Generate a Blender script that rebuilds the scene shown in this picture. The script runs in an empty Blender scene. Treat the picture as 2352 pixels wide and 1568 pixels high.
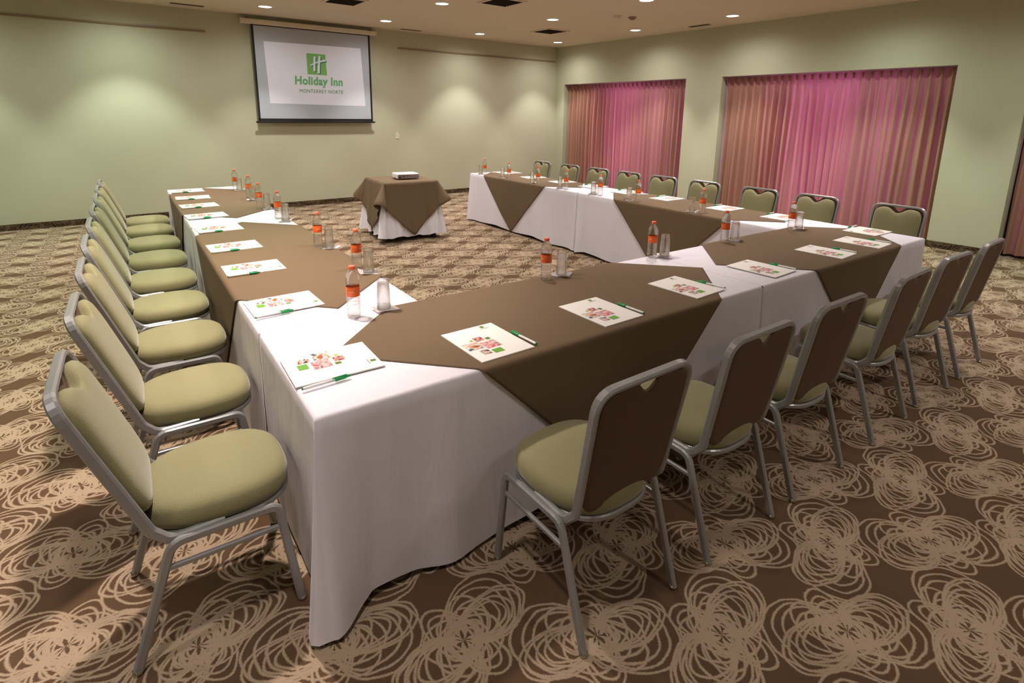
import bpy, bmesh, math, random
from mathutils import Vector, Matrix
C = bpy.context.scene.collection
SC = bpy.context.scene
PI = math.pi
random.seed(7)

# ------------------------------------------------------------------ camera
cd = bpy.data.cameras.new('camera'); cam = bpy.data.objects.new('camera', cd); C.objects.link(cam)
SC.camera = cam
FPX, W_, H_ = 1264.2, 2352, 1568
cd.sensor_fit = 'HORIZONTAL'; cd.sensor_width = 36
cd.lens = 36 * FPX / W_
cd.shift_x = 0.0
cd.shift_y = -(784 - 542.5) / W_
cd.clip_start = 0.05
_P, _R, _Y = -0.2191, 0.0129, -0.6157
cam.matrix_world = (Matrix.Translation((-0.3939, -1.6044, 1.6803)) @ Matrix.Rotation(_Y, 4, 'Z')
                    @ Matrix.Rotation(PI / 2 + _P, 4, 'X') @ Matrix.Rotation(_R, 4, 'Z'))

# ------------------------------------------------------------------ world, exposure
wd = bpy.data.worlds.new('world'); SC.world = wd; wd.use_nodes = True
wd.node_tree.nodes['Background'].inputs[0].default_value = (0.20, 0.16, 0.35, 1)
wd.node_tree.nodes['Background'].inputs[1].default_value = 0.3
vs = SC.view_settings
vs.view_transform = 'Standard'; vs.look = 'None'; vs.gamma = 1; vs.use_curve_mapping = False
vs.exposure = 0.20
cy = SC.cycles
cy.use_denoising = True
cy.use_adaptive_sampling = True; cy.adaptive_threshold = 0.035
cy.max_bounces = 7; cy.diffuse_bounces = 3; cy.glossy_bounces = 2; cy.transmission_bounces = 8; cy.transparent_max_bounces = 8
cy.caustics_reflective = False; cy.caustics_refractive = False
cy.sample_clamp_indirect = 4.0; cy.blur_glossy = 1.0

# room in the tables' frame: walls are turned by WA about (4,4)
WA = 0.026; YB = 8.68; XR = 8.30; XL = -4.6; YN = -3.6; CH = 3.184
def Wp(x, y):
    c, s = math.cos(WA), math.sin(WA)
    return (4 + c * (x - 4) - s * (y - 4), 4 + s * (x - 4) + c * (y - 4))

PINK = (1.0, 0.88, 0.84); GREEN = (0.86, 1.0, 0.87); NEUT = (1.0, 0.975, 0.93); GREEN_DEEP = (.80, 1.0, .70); PINK_DEEP = (1.0, .84, .75)
LAMPS = [  # x, y, tint, power, in the picture
    (-2.3, 7.75, GREEN, 1.0), (-0.2, 7.75, GREEN, 1.15), (1.6, 7.62, NEUT, .8), (3.52, 7.7, NEUT, .8), (5.56, 7.98, NEUT, 1.0), (7.52, 7.98, NEUT, 1.0),
    (-2.3, 5.6, GREEN, .7), (-0.2, 5.6, PINK_DEEP, 1.1), (1.6, 5.5, PINK, 1.1), (3.55, 5.75, PINK, 1.2), (5.6, 5.8, PINK, .8), (7.47, 5.73, NEUT, 1.1),
    (-2.3, 3.7, GREEN, .6), (-0.2, 3.7, GREEN_DEEP, .85), (1.6, 3.7, NEUT, .45), (3.55, 3.7, NEUT, .4), (5.58, 3.8, PINK, 1), (7.49, 3.78, NEUT, 1.15),
    (-2.3, 1.7, PINK, .65), (-0.05, 1.65, PINK_DEEP, 2.0), (1.75, 1.65, PINK, .6), (3.55, 1.7, PINK, .8), (5.5, 1.75, PINK, 1), (7.4, 1.75, GREEN, 1.2),
    (-2.3, -.4, PINK, .6), (-0.4, -.6, PINK, .5), (1.6, -2.4, PINK, .45), (3.55, -2.0, PINK, .6), (5.5, -.3, PINK, .5), (7.4, -.3, GREEN, .8),
    (-2.3, -2.6, NEUT, .5), (5.5, -2.2, NEUT, .6)]
SPOT_W = 150.0

# ------------------------------------------------------------------ materials
def srgb(r, g, b):
    f = lambda v: (v / 255 / 12.92) if v / 255 <= .04045 else ((v / 255 + .055) / 1.055) ** 2.4
    return (f(r), f(g), f(b), 1)
def mat(name, col, rough=.6, metal=0, spec=.5, noise=None, bump=None, **kw):
    m = bpy.data.materials.new(name); m.use_nodes = True
    nt = m.node_tree; b = nt.nodes['Principled BSDF']
    b.inputs['Base Color'].default_value = col; b.inputs['Roughness'].default_value = rough
    b.inputs['Metallic'].default_value = metal; b.inputs['Specular IOR Level'].default_value = spec
    for k, v in kw.items(): b.inputs[k.replace('_', ' ')].default_value = v
    tc = nt.nodes.new('ShaderNodeTexCoord')
    n = nt.nodes.new('ShaderNodeTexNoise'); nt.links.new(tc.outputs['Object'], n.inputs['Vector'])
    n.inputs['Scale'].default_value = (noise or (60, .08))[0]; n.inputs['Detail'].default_value = 3
    amt = (noise or (60, .04))[1]
    mp = nt.nodes.new('ShaderNodeMapRange'); nt.links.new(n.outputs['Fac'], mp.inputs[0])
    mp.inputs[1].default_value = .3; mp.inputs[2].default_value = .7; mp.inputs[3].default_value = 1 - amt; mp.inputs[4].default_value = 1 + amt
    mx = nt.nodes.new('ShaderNodeVectorMath'); mx.operation = 'SCALE'; mx.inputs[0].default_value = col[:3]
    nt.links.new(mp.outputs[0], mx.inputs['Scale']); nt.links.new(mx.outputs[0], b.inputs['Base Color'])
    if bump:
        n2 = nt.nodes.new('ShaderNodeTexNoise'); nt.links.new(tc.outputs['Object'], n2.inputs['Vector']); n2.inputs['Scale'].default_value = bump[0]
        n2.inputs['Detail'].default_value = 2
        bp = nt.nodes.new('ShaderNodeBump'); bp.inputs['Strength'].default_value = bump[1]; bp.inputs['Distance'].default_value = bump[2]
        nt.links.new(n2.outputs['Fac'], bp.inputs['Height']); nt.links.new(bp.outputs[0], b.inputs['Normal'])
    return m
M = {}
M['wall'] = mat('wall_paint', srgb(190, 189, 163), .85, noise=(1.5, .02), bump=(300, .1, .001))
M['ceiling'] = mat('ceiling_paint', srgb(214, 202, 182), .9, noise=(1, .02))
M['white_cloth'] = mat('white_linen', srgb(226, 223, 232), .9, noise=(500, .03), bump=(700, .1, .0006))
_nt = M['white_cloth'].node_tree; _tc = _nt.nodes.new('ShaderNodeTexCoord'); _mp = _nt.nodes.new('ShaderNodeMapping'); _mp.inputs['Scale'].default_value = (7, 7, 1.6)
_n = _nt.nodes.new('ShaderNodeTexNoise'); _n.inputs['Scale'].default_value = 1.6; _n.inputs['Detail'].default_value = 4; _n.inputs['Distortion'].default_value = .6
_b = _nt.nodes.new('ShaderNodeBump'); _b.inputs['Strength'].default_value = .28; _b.inputs['Distance'].default_value = .02
_nt.links.new(_tc.outputs['Object'], _mp.inputs[0]); _nt.links.new(_mp.outputs[0], _n.inputs[0]); _nt.links.new(_n.outputs['Fac'], _b.inputs['Height'])
_bs = _nt.nodes['Principled BSDF'].inputs['Normal']; _nt.links.new(_bs.links[0].from_socket, _b.inputs['Normal']); _nt.links.new(_b.outputs[0], _bs)
M['brown_cloth'] = mat('brown_linen', srgb(106, 87, 64), .92, noise=(700, .06), bump=(900, .15, .0006))
M['fabric'] = mat('sage_upholstery', srgb(137, 133, 95), .8, noise=(420, .12), bump=(230, .55, .002), Sheen_Weight=.35, Sheen_Roughness=.4)
M['back_fabric'] = mat('brown_vinyl', srgb(92, 68, 50), .75, noise=(400, .06))
M['frame'] = mat('grey_enamel', srgb(156, 158, 158), .3, metal=.4, noise=(40, .03))
M['chrome'] = mat('steel', srgb(190, 185, 170), .2, metal=1)
M['black'] = mat('black_plastic', srgb(22, 20, 20), .5)
M['dark_wood'] = mat('dark_wood', srgb(40, 28, 22), .5)
M['slot'] = mat('vent_dark', srgb(38, 26, 18), .8)
M['white_plastic'] = mat('white_plastic', srgb(222, 220, 216), .4)
M['grey_plastic'] = mat('grey_plastic', srgb(150, 138, 134), .45)
M['beige_metal'] = mat('cream_metal', srgb(220, 208, 186), .45)
M['trim'] = mat('taupe_rail', srgb(140, 118, 92), .6)
M['screen'] = mat('screen_fabric', srgb(176, 182, 192), .7, noise=(300, .02))
M['screen_black'] = mat('screen_border', srgb(26, 24, 26), .8)
M['paper'] = mat('white_card', srgb(240, 238, 234), .5, noise=(30, .01))
M['napkin'] = mat('paper_napkin', srgb(245, 238, 240), .9, bump=(150, .3, .002))
M['pen_white'] = mat('pen_white', srgb(238, 240, 240), .3)
M['pen_green'] = mat('pen_green', srgb(20, 150, 80), .35)
M['orange'] = mat('orange_label', srgb(250, 112, 48), .35, noise=(60, .08))
M['cap'] = mat('orange_cap', srgb(255, 122, 88), .4)
M['print_green'] = mat('print_green', srgb(98, 160, 40), .5)
M['print_lime'] = mat('print_lime', srgb(165, 180, 45), .5)
M['print_dark'] = mat('print_dark_green', srgb(90, 118, 40), .5)
M['print_text'] = mat('print_grey', srgb(150, 150, 145), .5)
M['label_text'] = mat('label_white', srgb(255, 205, 180), .5)
def glassy(name, ior, col=(1, 1, 1, 1)):
    m = bpy.data.materials.new(name); m.use_nodes = True; nt = m.node_tree
    for n in list(nt.nodes): nt.nodes.remove(n)
    o = nt.nodes.new('ShaderNodeOutputMaterial'); g = nt.nodes.new('ShaderNodeBsdfGlass'); g.inputs['IOR'].default_value = ior
    g.inputs['Roughness'].default_value = 0.0; g.inputs['Color'].default_value = col
    t = nt.nodes.new('ShaderNodeBsdfTransparent'); mx = nt.nodes.new('ShaderNodeMixShader'); mx.inputs[0].default_value = .6
    t.inputs[0].default_value = (.98, .98, .98, 1)
    nt.links.new(g.outputs[0], mx.inputs[1]); nt.links.new(t.outputs[0], mx.inputs[2]); nt.links.new(mx.outputs[0], o.inputs[0])
    return m
M['pet'] = glassy('clear_bottle_plastic', 1.33, (.97, .98, .98, 1))
M['glass_pane'] = glassy('window_glass', 1.2); M['glass_pane'].node_tree.nodes['Mix Shader'].inputs[0].default_value = .93
M['glass'] = glassy('clear_glass', 1.45)
def emis(name, col, s):
    m = bpy.data.materials.new(name); m.use_nodes = True; nt = m.node_tree
    for n in list(nt.nodes): nt.nodes.remove(n)
    o = nt.nodes.new('ShaderNodeOutputMaterial'); e = nt.nodes.new('ShaderNodeEmission'); e.inputs[0].default_value = col; e.inputs[1].default_value = s
    nt.links.new(e.outputs[0], o.inputs[0]); return m
M['lamp'] = emis('lamp_glow', (1, .97, .93, 1), 9)
M['slide'] = mat('projected_slide', srgb(206, 206, 214), .7, Emission_Color=srgb(225, 225, 235), Emission_Strength=.12)  # slide materials: projector light put into the colour and a slight emission
M['logo_green'] = mat('slide_green', srgb(120, 172, 96), .7, Emission_Color=srgb(120, 172, 96), Emission_Strength=.1)
M['logo_shadow'] = mat('slide_teal', srgb(50, 130, 100), .7, Emission_Color=srgb(50, 130, 100), Emission_Strength=.08)
M['logo_white'] = mat('slide_white', srgb(215, 218, 222), .7, Emission_Color=srgb(225, 225, 235), Emission_Strength=.12)
M['text_green'] = mat('slide_text_green', srgb(104, 166, 112), .7, Emission_Color=srgb(104, 166, 112), Emission_Strength=.1)
M['text_green_dark'] = mat('slide_text_deep_green', srgb(30, 100, 50), .7, Emission_Color=srgb(64, 132, 80), Emission_Strength=.08)

def photo_mat(name, cols, scale, seed):
    m = bpy.data.materials.new(name); m.use_nodes = True; nt = m.node_tree; b = nt.nodes['Principled BSDF']; b.inputs['Roughness'].default_value = .5
    tc = nt.nodes.new('ShaderNodeTexCoord'); mp = nt.nodes.new('ShaderNodeMapping'); mp.inputs['Location'].default_value = (seed, seed * .7, 0)
    mp.inputs['Scale'].default_value = (1, 1.4, 1)
    n = nt.nodes.new('ShaderNodeTexNoise'); n.inputs['Scale'].default_value = scale; n.inputs['Detail'].default_value = 1.5; n.inputs['Distortion'].default_value = 1.2
    r = nt.nodes.new('ShaderNodeValToRGB'); r.color_ramp.interpolation = 'LINEAR'
    e = r.color_ramp.elements
    while len(e) < len(cols): e.new(.5)
    for i, c in enumerate(cols): e[i].position = .32 + .36 * i / (len(cols) - 1); e[i].color = srgb(*c)
    nt.links.new(tc.outputs['Object'], mp.inputs[0]); nt.links.new(mp.outputs[0], n.inputs[0]); nt.links.new(n.outputs['Fac'], r.inputs[0]); nt.links.new(r.outputs[0], b.inputs['Base Color'])
    return m
M['photo_a'] = photo_mat('print_photo_warm', [(60, 45, 50), (120, 140, 165), (232, 225, 215), (225, 130, 80), (150, 80, 50)], 24, 1.3)
M['photo_b'] = photo_mat('print_photo_red', [(110, 75, 80), (190, 130, 130), (225, 190, 190), (205, 60, 65), (150, 80, 70)], 22, 4.1)
M['photo_c'] = photo_mat('print_photo_pink', [(125, 45, 50), (225, 160, 150), (110, 120, 50)], 28, 7.7)
M['photo_d'] = photo_mat('print_photo_faces', [(45, 30, 28), (200, 130, 100), (235, 230, 230), (60, 45, 40)], 36, 2.2)

# carpet: scribbled loop flowers in two mirrored motifs on a lattice, all in nodes
def carpet(name='scroll_carpet', swap=None, c0=(90, 70, 52), c1=(163, 144, 121)):
    m = bpy.data.materials.new(name); m.use_nodes = True; nt = m.node_tree; L = nt.links; b = nt.nodes['Principled BSDF']
    b.inputs['Roughness'].default_value = .95; b.inputs['Specular IOR Level'].default_value = .1
    def mth(nt, op, a, c=None, d=None, clamp=False):
        n = nt.nodes.new('ShaderNodeMath'); n.operation = op; n.use_clamp = clamp
        for i, v in enumerate((a, c, d)):
            if v is None: continue
            if isinstance(v, (int, float)): n.inputs[i].default_value = v
            else: nt.links.new(v, n.inputs[i])
        return n.outputs[0]
    g = bpy.data.node_groups.new('loop_flower', 'ShaderNodeTree')
    g.interface.new_socket('X', in_out='INPUT', socket_type='NodeSocketFloat'); g.interface.new_socket('Y', in_out='INPUT', socket_type='NodeSocketFloat')
    g.interface.new_socket('Mask', in_out='OUTPUT', socket_type='NodeSocketFloat')
    gi = g.nodes.new('NodeGroupInput'); go = g.nodes.new('NodeGroupOutput'); X, Y = gi.outputs[0], gi.outputs[1]
    # loops of the motif: angle, length, stretch across, ring sizes, root behind the centre, sideways shift
    pet = []
    for k in (0, 180):
        pet += [(149 + k, .282, 1.08, [1, .87, .75, .58, .42, .28], 0, 0), (173 + k, .272, 1.7, [1, .92, .78, .66], 0, -.015), (67 + k, .172, 1.45, [1, .82, .62, .42], 0, 0),
                (118 + k, .17, 1.5, [1, .78, .56], .06, 0), (25 + k, .13, 1.1, [1, .74, .5], .06, 0)]
    acc = None
    for ang, ln, wk, rings, off, lat in pet:
        a = math.radians(ang); ca, sa = math.cos(a), math.sin(a)
        u = mth(g, 'ADD', mth(g, 'MULTIPLY', X, ca), mth(g, 'MULTIPLY_ADD', Y, sa, off))
        v = mth(g, 'ADD', mth(g, 'MULTIPLY', X, -sa * wk), mth(g, 'MULTIPLY_ADD', Y, ca * wk, -lat * wk))
        L_ = ln + off
        # loops through the root: r^2/u = const
        uu = mth(g, 'MAXIMUM', u, .0005)
        q = mth(g, 'DIVIDE', mth(g, 'MULTIPLY_ADD', v, v, mth(g, 'MULTIPLY', uu, uu)), uu)
        # radius of the point, so that line width stays nearly constant
        pos = mth(g, 'GREATER_THAN', u, .001)
        m_ = None
        for r in rings:
            d = mth(g, 'ABSOLUTE', mth(g, 'SUBTRACT', q, r * L_))
            m_ = d if m_ is None else mth(g, 'MINIMUM', m_, d)
        # dividing by the slope of q keeps the yarn line one width
        e = mth(g, 'DIVIDE', v, uu); gx = mth(g, 'SUBTRACT', 1, mth(g, 'MULTIPLY', e, e)); gy = mth(g, 'MULTIPLY', e, 2 * wk)
        grad = mth(g, 'SQRT', mth(g, 'MULTIPLY_ADD', gx, gx, mth(g, 'MULTIPLY', gy, gy)))
        ww = mth(g, 'MINIMUM', mth(g, 'MULTIPLY', mth(g, 'MAXIMUM', grad, .6), .0041), .03)
        line = mth(g, 'SUBTRACT', 1.5, mth(g, 'DIVIDE', m_, ww), clamp=True)
        line = mth(g, 'MULTIPLY', line, pos)
        acc = line if acc is None else mth(g, 'MAXIMUM', acc, line)
    g.links.new(acc, go.inputs[0])
    tc = nt.nodes.new('ShaderNodeTexCoord')
    nz = nt.nodes.new('ShaderNodeTexNoise'); nz.inputs['Scale'].default_value = 9; nz.inputs['Detail'].default_value = 1
    L.new(tc.outputs['Object'], nz.inputs[0])
    dv = nt.nodes.new('ShaderNodeVectorMath'); dv.operation = 'MULTIPLY_ADD'; L.new(nz.outputs['Color'], dv.inputs[0]); dv.inputs[1].default_value = (.03, .03, 0); L.new(tc.outputs['Object'], dv.inputs[2])
    nf = nt.nodes.new('ShaderNodeTexNoise'); nf.inputs['Scale'].default_value = 220; nf.inputs['Detail'].default_value = 0
    L.new(tc.outputs['Object'], nf.inputs[0])
    dv2 = nt.nodes.new('ShaderNodeVectorMath'); dv2.operation = 'MULTIPLY_ADD'; L.new(nf.outputs['Color'], dv2.inputs[0]); dv2.inputs[1].default_value = (.005, .005, 0); L.new(dv.outputs[0], dv2.inputs[2])
    sp = nt.nodes.new('ShaderNodeSeparateXYZ'); L.new(dv2.outputs[0], sp.inputs[0])
    PX, PY = sp.outputs[0], sp.outputs[1]
    if swap == 'xz': PY = sp.outputs[2]
    if swap == 'yz': PX, PY = sp.outputs[1], sp.outputs[2]
    TX, TY = .711, .468
    masks = []
    for cx, cy_, mir in ((1.415 + .017, -1.026 + .017, 1), (1.765 + .017, -.79 + .017, -1)):
        def cell(o, c, T):
            a = mth(nt, 'SUBTRACT', o, c - T / 2); a = mth(nt, 'DIVIDE', a, T); a = mth(nt, 'FRACT', a); return mth(nt, 'MULTIPLY_ADD', a, T, -T / 2)
        x = cell(PX, cx, TX); y = cell(PY, cy_, TY)
        if mir < 0: x = mth(nt, 'MULTIPLY', x, -1)
        gn = nt.nodes.new('ShaderNodeGroup'); gn.node_tree = g; L.new(x, gn.inputs[0]); L.new(y, gn.inputs[1]); masks.append(gn.outputs[0])
    mk = mth(nt, 'MAXIMUM', masks[0], masks[1])
    pile = nt.nodes.new('ShaderNodeTexNoise'); pile.inputs['Scale'].default_value = 700; pile.inputs['Detail'].default_value = 1; L.new(tc.outputs['Object'], pile.inputs[0])
    big = nt.nodes.new('ShaderNodeTexNoise'); big.inputs['Scale'].default_value = 3; L.new(tc.outputs['Object'], big.inputs[0])
    mx = nt.nodes.new('ShaderNodeMix'); mx.data_type = 'RGBA'; L.new(mk, mx.inputs['Factor'])
    mx.inputs[6].default_value = srgb(*c0); mx.inputs[7].default_value = srgb(*c1)
    sc_ = mth(nt, 'MULTIPLY_ADD', pile.outputs['Fac'], .5, mth(nt, 'MULTIPLY_ADD', big.outputs['Fac'], .16, .67))
    vm = nt.nodes.new('ShaderNodeVectorMath'); vm.operation = 'SCALE'; L.new(mx.outputs[2], vm.inputs[0]); L.new(sc_, vm.inputs['Scale'])
    L.new(vm.outputs[0], b.inputs['Base Color'])
    bp = nt.nodes.new('ShaderNodeBump'); bp.inputs['Strength'].default_value = .3; bp.inputs['Distance'].default_value = .003
    L.new(pile.outputs['Fac'], bp.inputs['Height']); L.new(bp.outputs[0], b.inputs['Normal'])
    return m
M['carpet'] = carpet(); M['carpet_xz'] = carpet('shaded_carpet_upstand', 'xz', (58, 42, 32), (104, 88, 68)); M['carpet_yz'] = carpet('shaded_carpet_upstand_side', 'yz', (58, 42, 32), (104, 88, 68))  # upstand copies use darker colours, the baseboard's shade painted in

def curtain_mat():
    m = bpy.data.materials.new('curtain_fabric'); m.use_nodes = True; nt = m.node_tree; b = nt.nodes['Principled BSDF']; o = nt.nodes['Material Output']
    b.inputs['Base Color'].default_value = srgb(186, 138, 112); b.inputs['Roughness'].default_value = .75; b.inputs['Sheen Weight'].default_value = .2
    tc = nt.nodes.new('ShaderNodeTexCoord'); mp = nt.nodes.new('ShaderNodeMapping'); mp.inputs['Scale'].default_value = (400, 400, 30)
    n = nt.nodes.new('ShaderNodeTexNoise'); n.inputs['Scale'].default_value = 1; nt.links.new(tc.outputs['Object'], mp.inputs[0]); nt.links.new(mp.outputs[0], n.inputs[0])
    r = nt.nodes.new('ShaderNodeValToRGB'); r.color_ramp.elements[0].position = .3; r.color_ramp.elements[1].position = .7
    r.color_ramp.elements[0].color = srgb(176, 128, 106); r.color_ramp.elements[1].color = srgb(196, 148, 122)
    nt.links.new(n.outputs['Fac'], r.inputs[0]); nt.links.new(r.outputs[0], b.inputs['Base Color'])
    t = nt.nodes.new('ShaderNodeBsdfTranslucent'); t.inputs[0].default_value = srgb(206, 158, 150)
    mx = nt.nodes.new('ShaderNodeMixShader'); mx.inputs[0].default_value = .28
    nt.links.new(b.outputs[0], mx.inputs[1]); nt.links.new(t.outputs[0], mx.inputs[2]); nt.links.new(mx.outputs[0], o.inputs[0])
    return m
M['curtain'] = curtain_mat()

# ------------------------------------------------------------------ mesh helpers
def obj(name, bm, mt, parent=None, smooth=False, loc=None, rz=None):
    me = bpy.data.meshes.new(name); bm.normal_update(); bm.to_mesh(me); bm.free()
    for m_ in (mt if isinstance(mt, (list, tuple)) else [mt]): me.materials.append(m_)
    if smooth:
        me.polygons.foreach_set('use_smooth', [True] * len(me.polygons))
    o = bpy.data.objects.new(name, me); C.objects.link(o)
    if parent is not None: o.parent = parent
    if loc is not None: o.location = loc
    if rz is not None: o.rotation_euler.z = rz
    return o
def thing(name, label, cat, loc=(0, 0, 0), rz=0, group=None):
    o = bpy.data.objects.new(name, None); C.objects.link(o); o.location = loc; o.rotation_euler = (0, 0, rz); o.empty_display_size = .1
    return tag(o, label, cat, group)
def tag(o, label, cat, group=None):
    o['label'] = label; o['category'] = cat
    if group: o['group'] = group
    return o
def struct(name, bm, mt, parent=None):
    o = obj(name, bm, mt, parent); o['kind'] = 'structure'; return o
def box(bm, x0, x1, y0, y1, z0, z1, mi=0, f=None):
    vs_ = [bm.verts.new((f(x, y) + (z,)) if f else (x, y, z)) for z in (z0, z1) for x, y in ((x0, y0), (x1, y0), (x1, y1), (x0, y1))]
    for q in ((0, 3, 2, 1), (4, 5, 6, 7), (0, 1, 5, 4), (1, 2, 6, 5), (2, 3, 7, 6), (3, 0, 4, 7)):
        bm.faces.new([vs_[i] for i in q]).material_index = mi
def NB(): return bmesh.new()
def bevel(bm, w, seg=2):
    bmesh.ops.bevel(bm, geom=bm.edges[:], offset=w, segments=seg, affect='EDGES', profile=.5)
def lathe(bm, prof, n=24, mi=0, cap0=True, cap1=True, mod=None):
    rings = []
    for k, (r, z) in enumerate(prof):
        ring = []
        for i in range(n):
            a = 2 * PI * i / n; rr = r * (mod(a, k) if mod else 1)
            ring.append(bm.verts.new((rr * math.cos(a), rr * math.sin(a), z)))
        rings.append(ring)
    for a, b in zip(rings, rings[1:]):
        for i in range(n):
            f = bm.faces.new((a[i], a[(i + 1) % n], b[(i + 1) % n], b[i])); f.material_index = mi; f.smooth = True
    if cap0: bm.faces.new(rings[0][::-1]).material_index = mi
    if cap1: bm.faces.new(rings[-1]).material_index = mi
def sweep(bm, path, w, h, side, ch=.25, closed=False):
    """rectangular tube with softened edges; SIDE(tangent)->unit vector across the tube"""
    pts = [Vector(p) for p in path]; n = len(pts); rings = []
    for i, p in enumerate(pts):
        a = pts[i - 1] if (i > 0 or closed) else p; b = pts[(i + 1) % n] if (i < n - 1 or closed) else p
        t = (b - a).normalized(); s = Vector(side(t) if callable(side) else side); s = (s - t * s.dot(t)).normalized(); u = t.cross(s)
        c = min(w, h) * ch; pr = [(w / 2, h / 2 - c), (w / 2 - c, h / 2), (-w / 2 + c, h / 2), (-w / 2, h / 2 - c), (-w / 2, -h / 2 + c), (-w / 2 + c, -h / 2), (w / 2 - c, -h / 2), (w / 2, -h / 2 + c)]
        rings.append([bm.verts.new(p + s * x + u * y) for x, y in pr])
    prs = list(zip(rings, rings[1:])) + ([(rings[-1], rings[0])] if closed else [])
    for a, b in prs:
        for i in range(8):
            j = (i + 1) % 8; bm.faces.new((a[i], b[i], b[j], a[j]))
    if not closed:
        bm.faces.new(rings[0]); bm.faces.new(rings[-1][::-1])
    bmesh.ops.recalc_face_normals(bm, faces=bm.faces[:])
def fillet(pts, rs, seg=6):
    """polyline with rounded corners"""
    out = [Vector(pts[0])]
    for i in range(1, len(pts) - 1):
        p, a, b = Vector(pts[i]), Vector(pts[i - 1]), Vector(pts[i + 1]); r = rs[i - 1] if isinstance(rs, (list, tuple)) else rs
        d1 = (a - p).normalized(); d2 = (b - p).normalized(); ang = d1.angle(d2); t = min(r / math.tan(ang / 2), (a - p).length * .49, (b - p).length * .49)
        A = p + d1 * t; B = p + d2 * t
        for k in range(seg + 1):
            s = k / seg; out.append(A * (1 - s) ** 2 + p * 2 * s * (1 - s) + B * s ** 2)
    out.append(Vector(pts[-1])); return out
def copy_tree(o, parent=None):
    c = o.copy(); C.objects.link(c)
    if parent is not None: c.parent = parent
    for ch in list(o.children): copy_tree(ch, c)
    return c

# ------------------------------------------------------------------ room shell
bm = NB(); box(bm, XL, XR + .6, YN, YB, -.1, 0, f=Wp); struct('floor', bm, M['carpet'])
bm = NB(); box(bm, XL, XR, YN, YB, CH, CH + .12, f=Wp); struct('ceiling', bm, M['ceiling'])
bm = NB(); box(bm, XL - .2, XR + .2, YB, YB + .2, 0, CH, f=Wp); struct('wall_back', bm, M['wall'])
bm = NB(); box(bm, XL - .2, XL, YN, YB, 0, CH, f=Wp); struct('wall_left', bm, M['wall'])
bm = NB(); box(bm, XL - .2, XR + .2, YN - .2, YN, 0, CH, f=Wp); struct('wall_near', bm, M['wall'])
OPEN = [(5.05, 8.385), (0.98, 4.305), (-2.9, 0.255)]; OH = 2.352; RD = .30
bm = NB()
ys = [YB] + [v for a, b in OPEN for v in (b, a)] + [YN]
for i in range(0, len(ys), 2): box(bm, XR, XR + RD, ys[i + 1], ys[i], 0, CH, f=Wp)
for a, b in OPEN: box(bm, XR, XR + RD, a, b, OH, CH, f=Wp)
struct('wall_right', bm, M['wall'])
BB = .089
bm = NB(); box(bm, XL, XR - .012, YB - .012, YB, 0, BB, f=Wp); struct('baseboard_back', bm, M['carpet_xz'])
bm = NB(); box(bm, XL, XL + .012, YN, YB, 0, BB, f=Wp); struct('baseboard_left', bm, M['carpet_yz'])
bm = NB()
for i in range(0, len(ys), 2): box(bm, XR - .012, XR, ys[i + 1], ys[i], 0, BB, f=Wp)
struct('baseboard_right', bm, M['carpet_yz'])
for k, (a, b) in enumerate(((-4.5, 1.02), (4.28, 8.25))):
    bm = NB(); box(bm, a, b, YB - .02, YB, 2.86, 2.885, f=Wp); struct('trim_%d' % (k + 1), bm, M['trim'])
for k, (a, b) in enumerate(OPEN):
    bm = NB()
    n = 3; w = (b - a) / n; X0, X1 = XR + RD - .06, XR + RD - .01
    for i in range(n + 1):
        y = a + i * w; y0, y1 = max(a, y - .025), min(b, y + .025); box(bm, X0, X1, y0, y1, 0, OH, f=Wp)
    box(bm, X0, X1, a, b, OH - .05, OH, f=Wp); box(bm, X0, X1, a, b, 0, .05, f=Wp)
    wo = struct('window_%d' % (k + 1), bm, M['black'])
    bm = NB(); box(bm, X0 + .02, X0 + .026, a + .02, b - .02, .03, OH - .03, f=Wp); obj('window_pane', bm, M['glass_pane'], wo)
    # magenta light added outside the glass so the curtains glow from behind
    ld = bpy.data.lights.new('curtain_backlight', 'AREA'); ld.shape = 'RECTANGLE'; ld.size = b - a; ld.size_y = 1.5; ld.energy = 48 if k < 2 else 34; ld.color = (.80, .20, .86)
    lo = bpy.data.objects.new('curtain_backlight', ld); C.objects.link(lo); px, py = Wp(XR + RD + .5, (a + b) / 2); lo.location = (px, py, 1.75)
    lo.rotation_euler = (0, PI / 2, WA)

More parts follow.
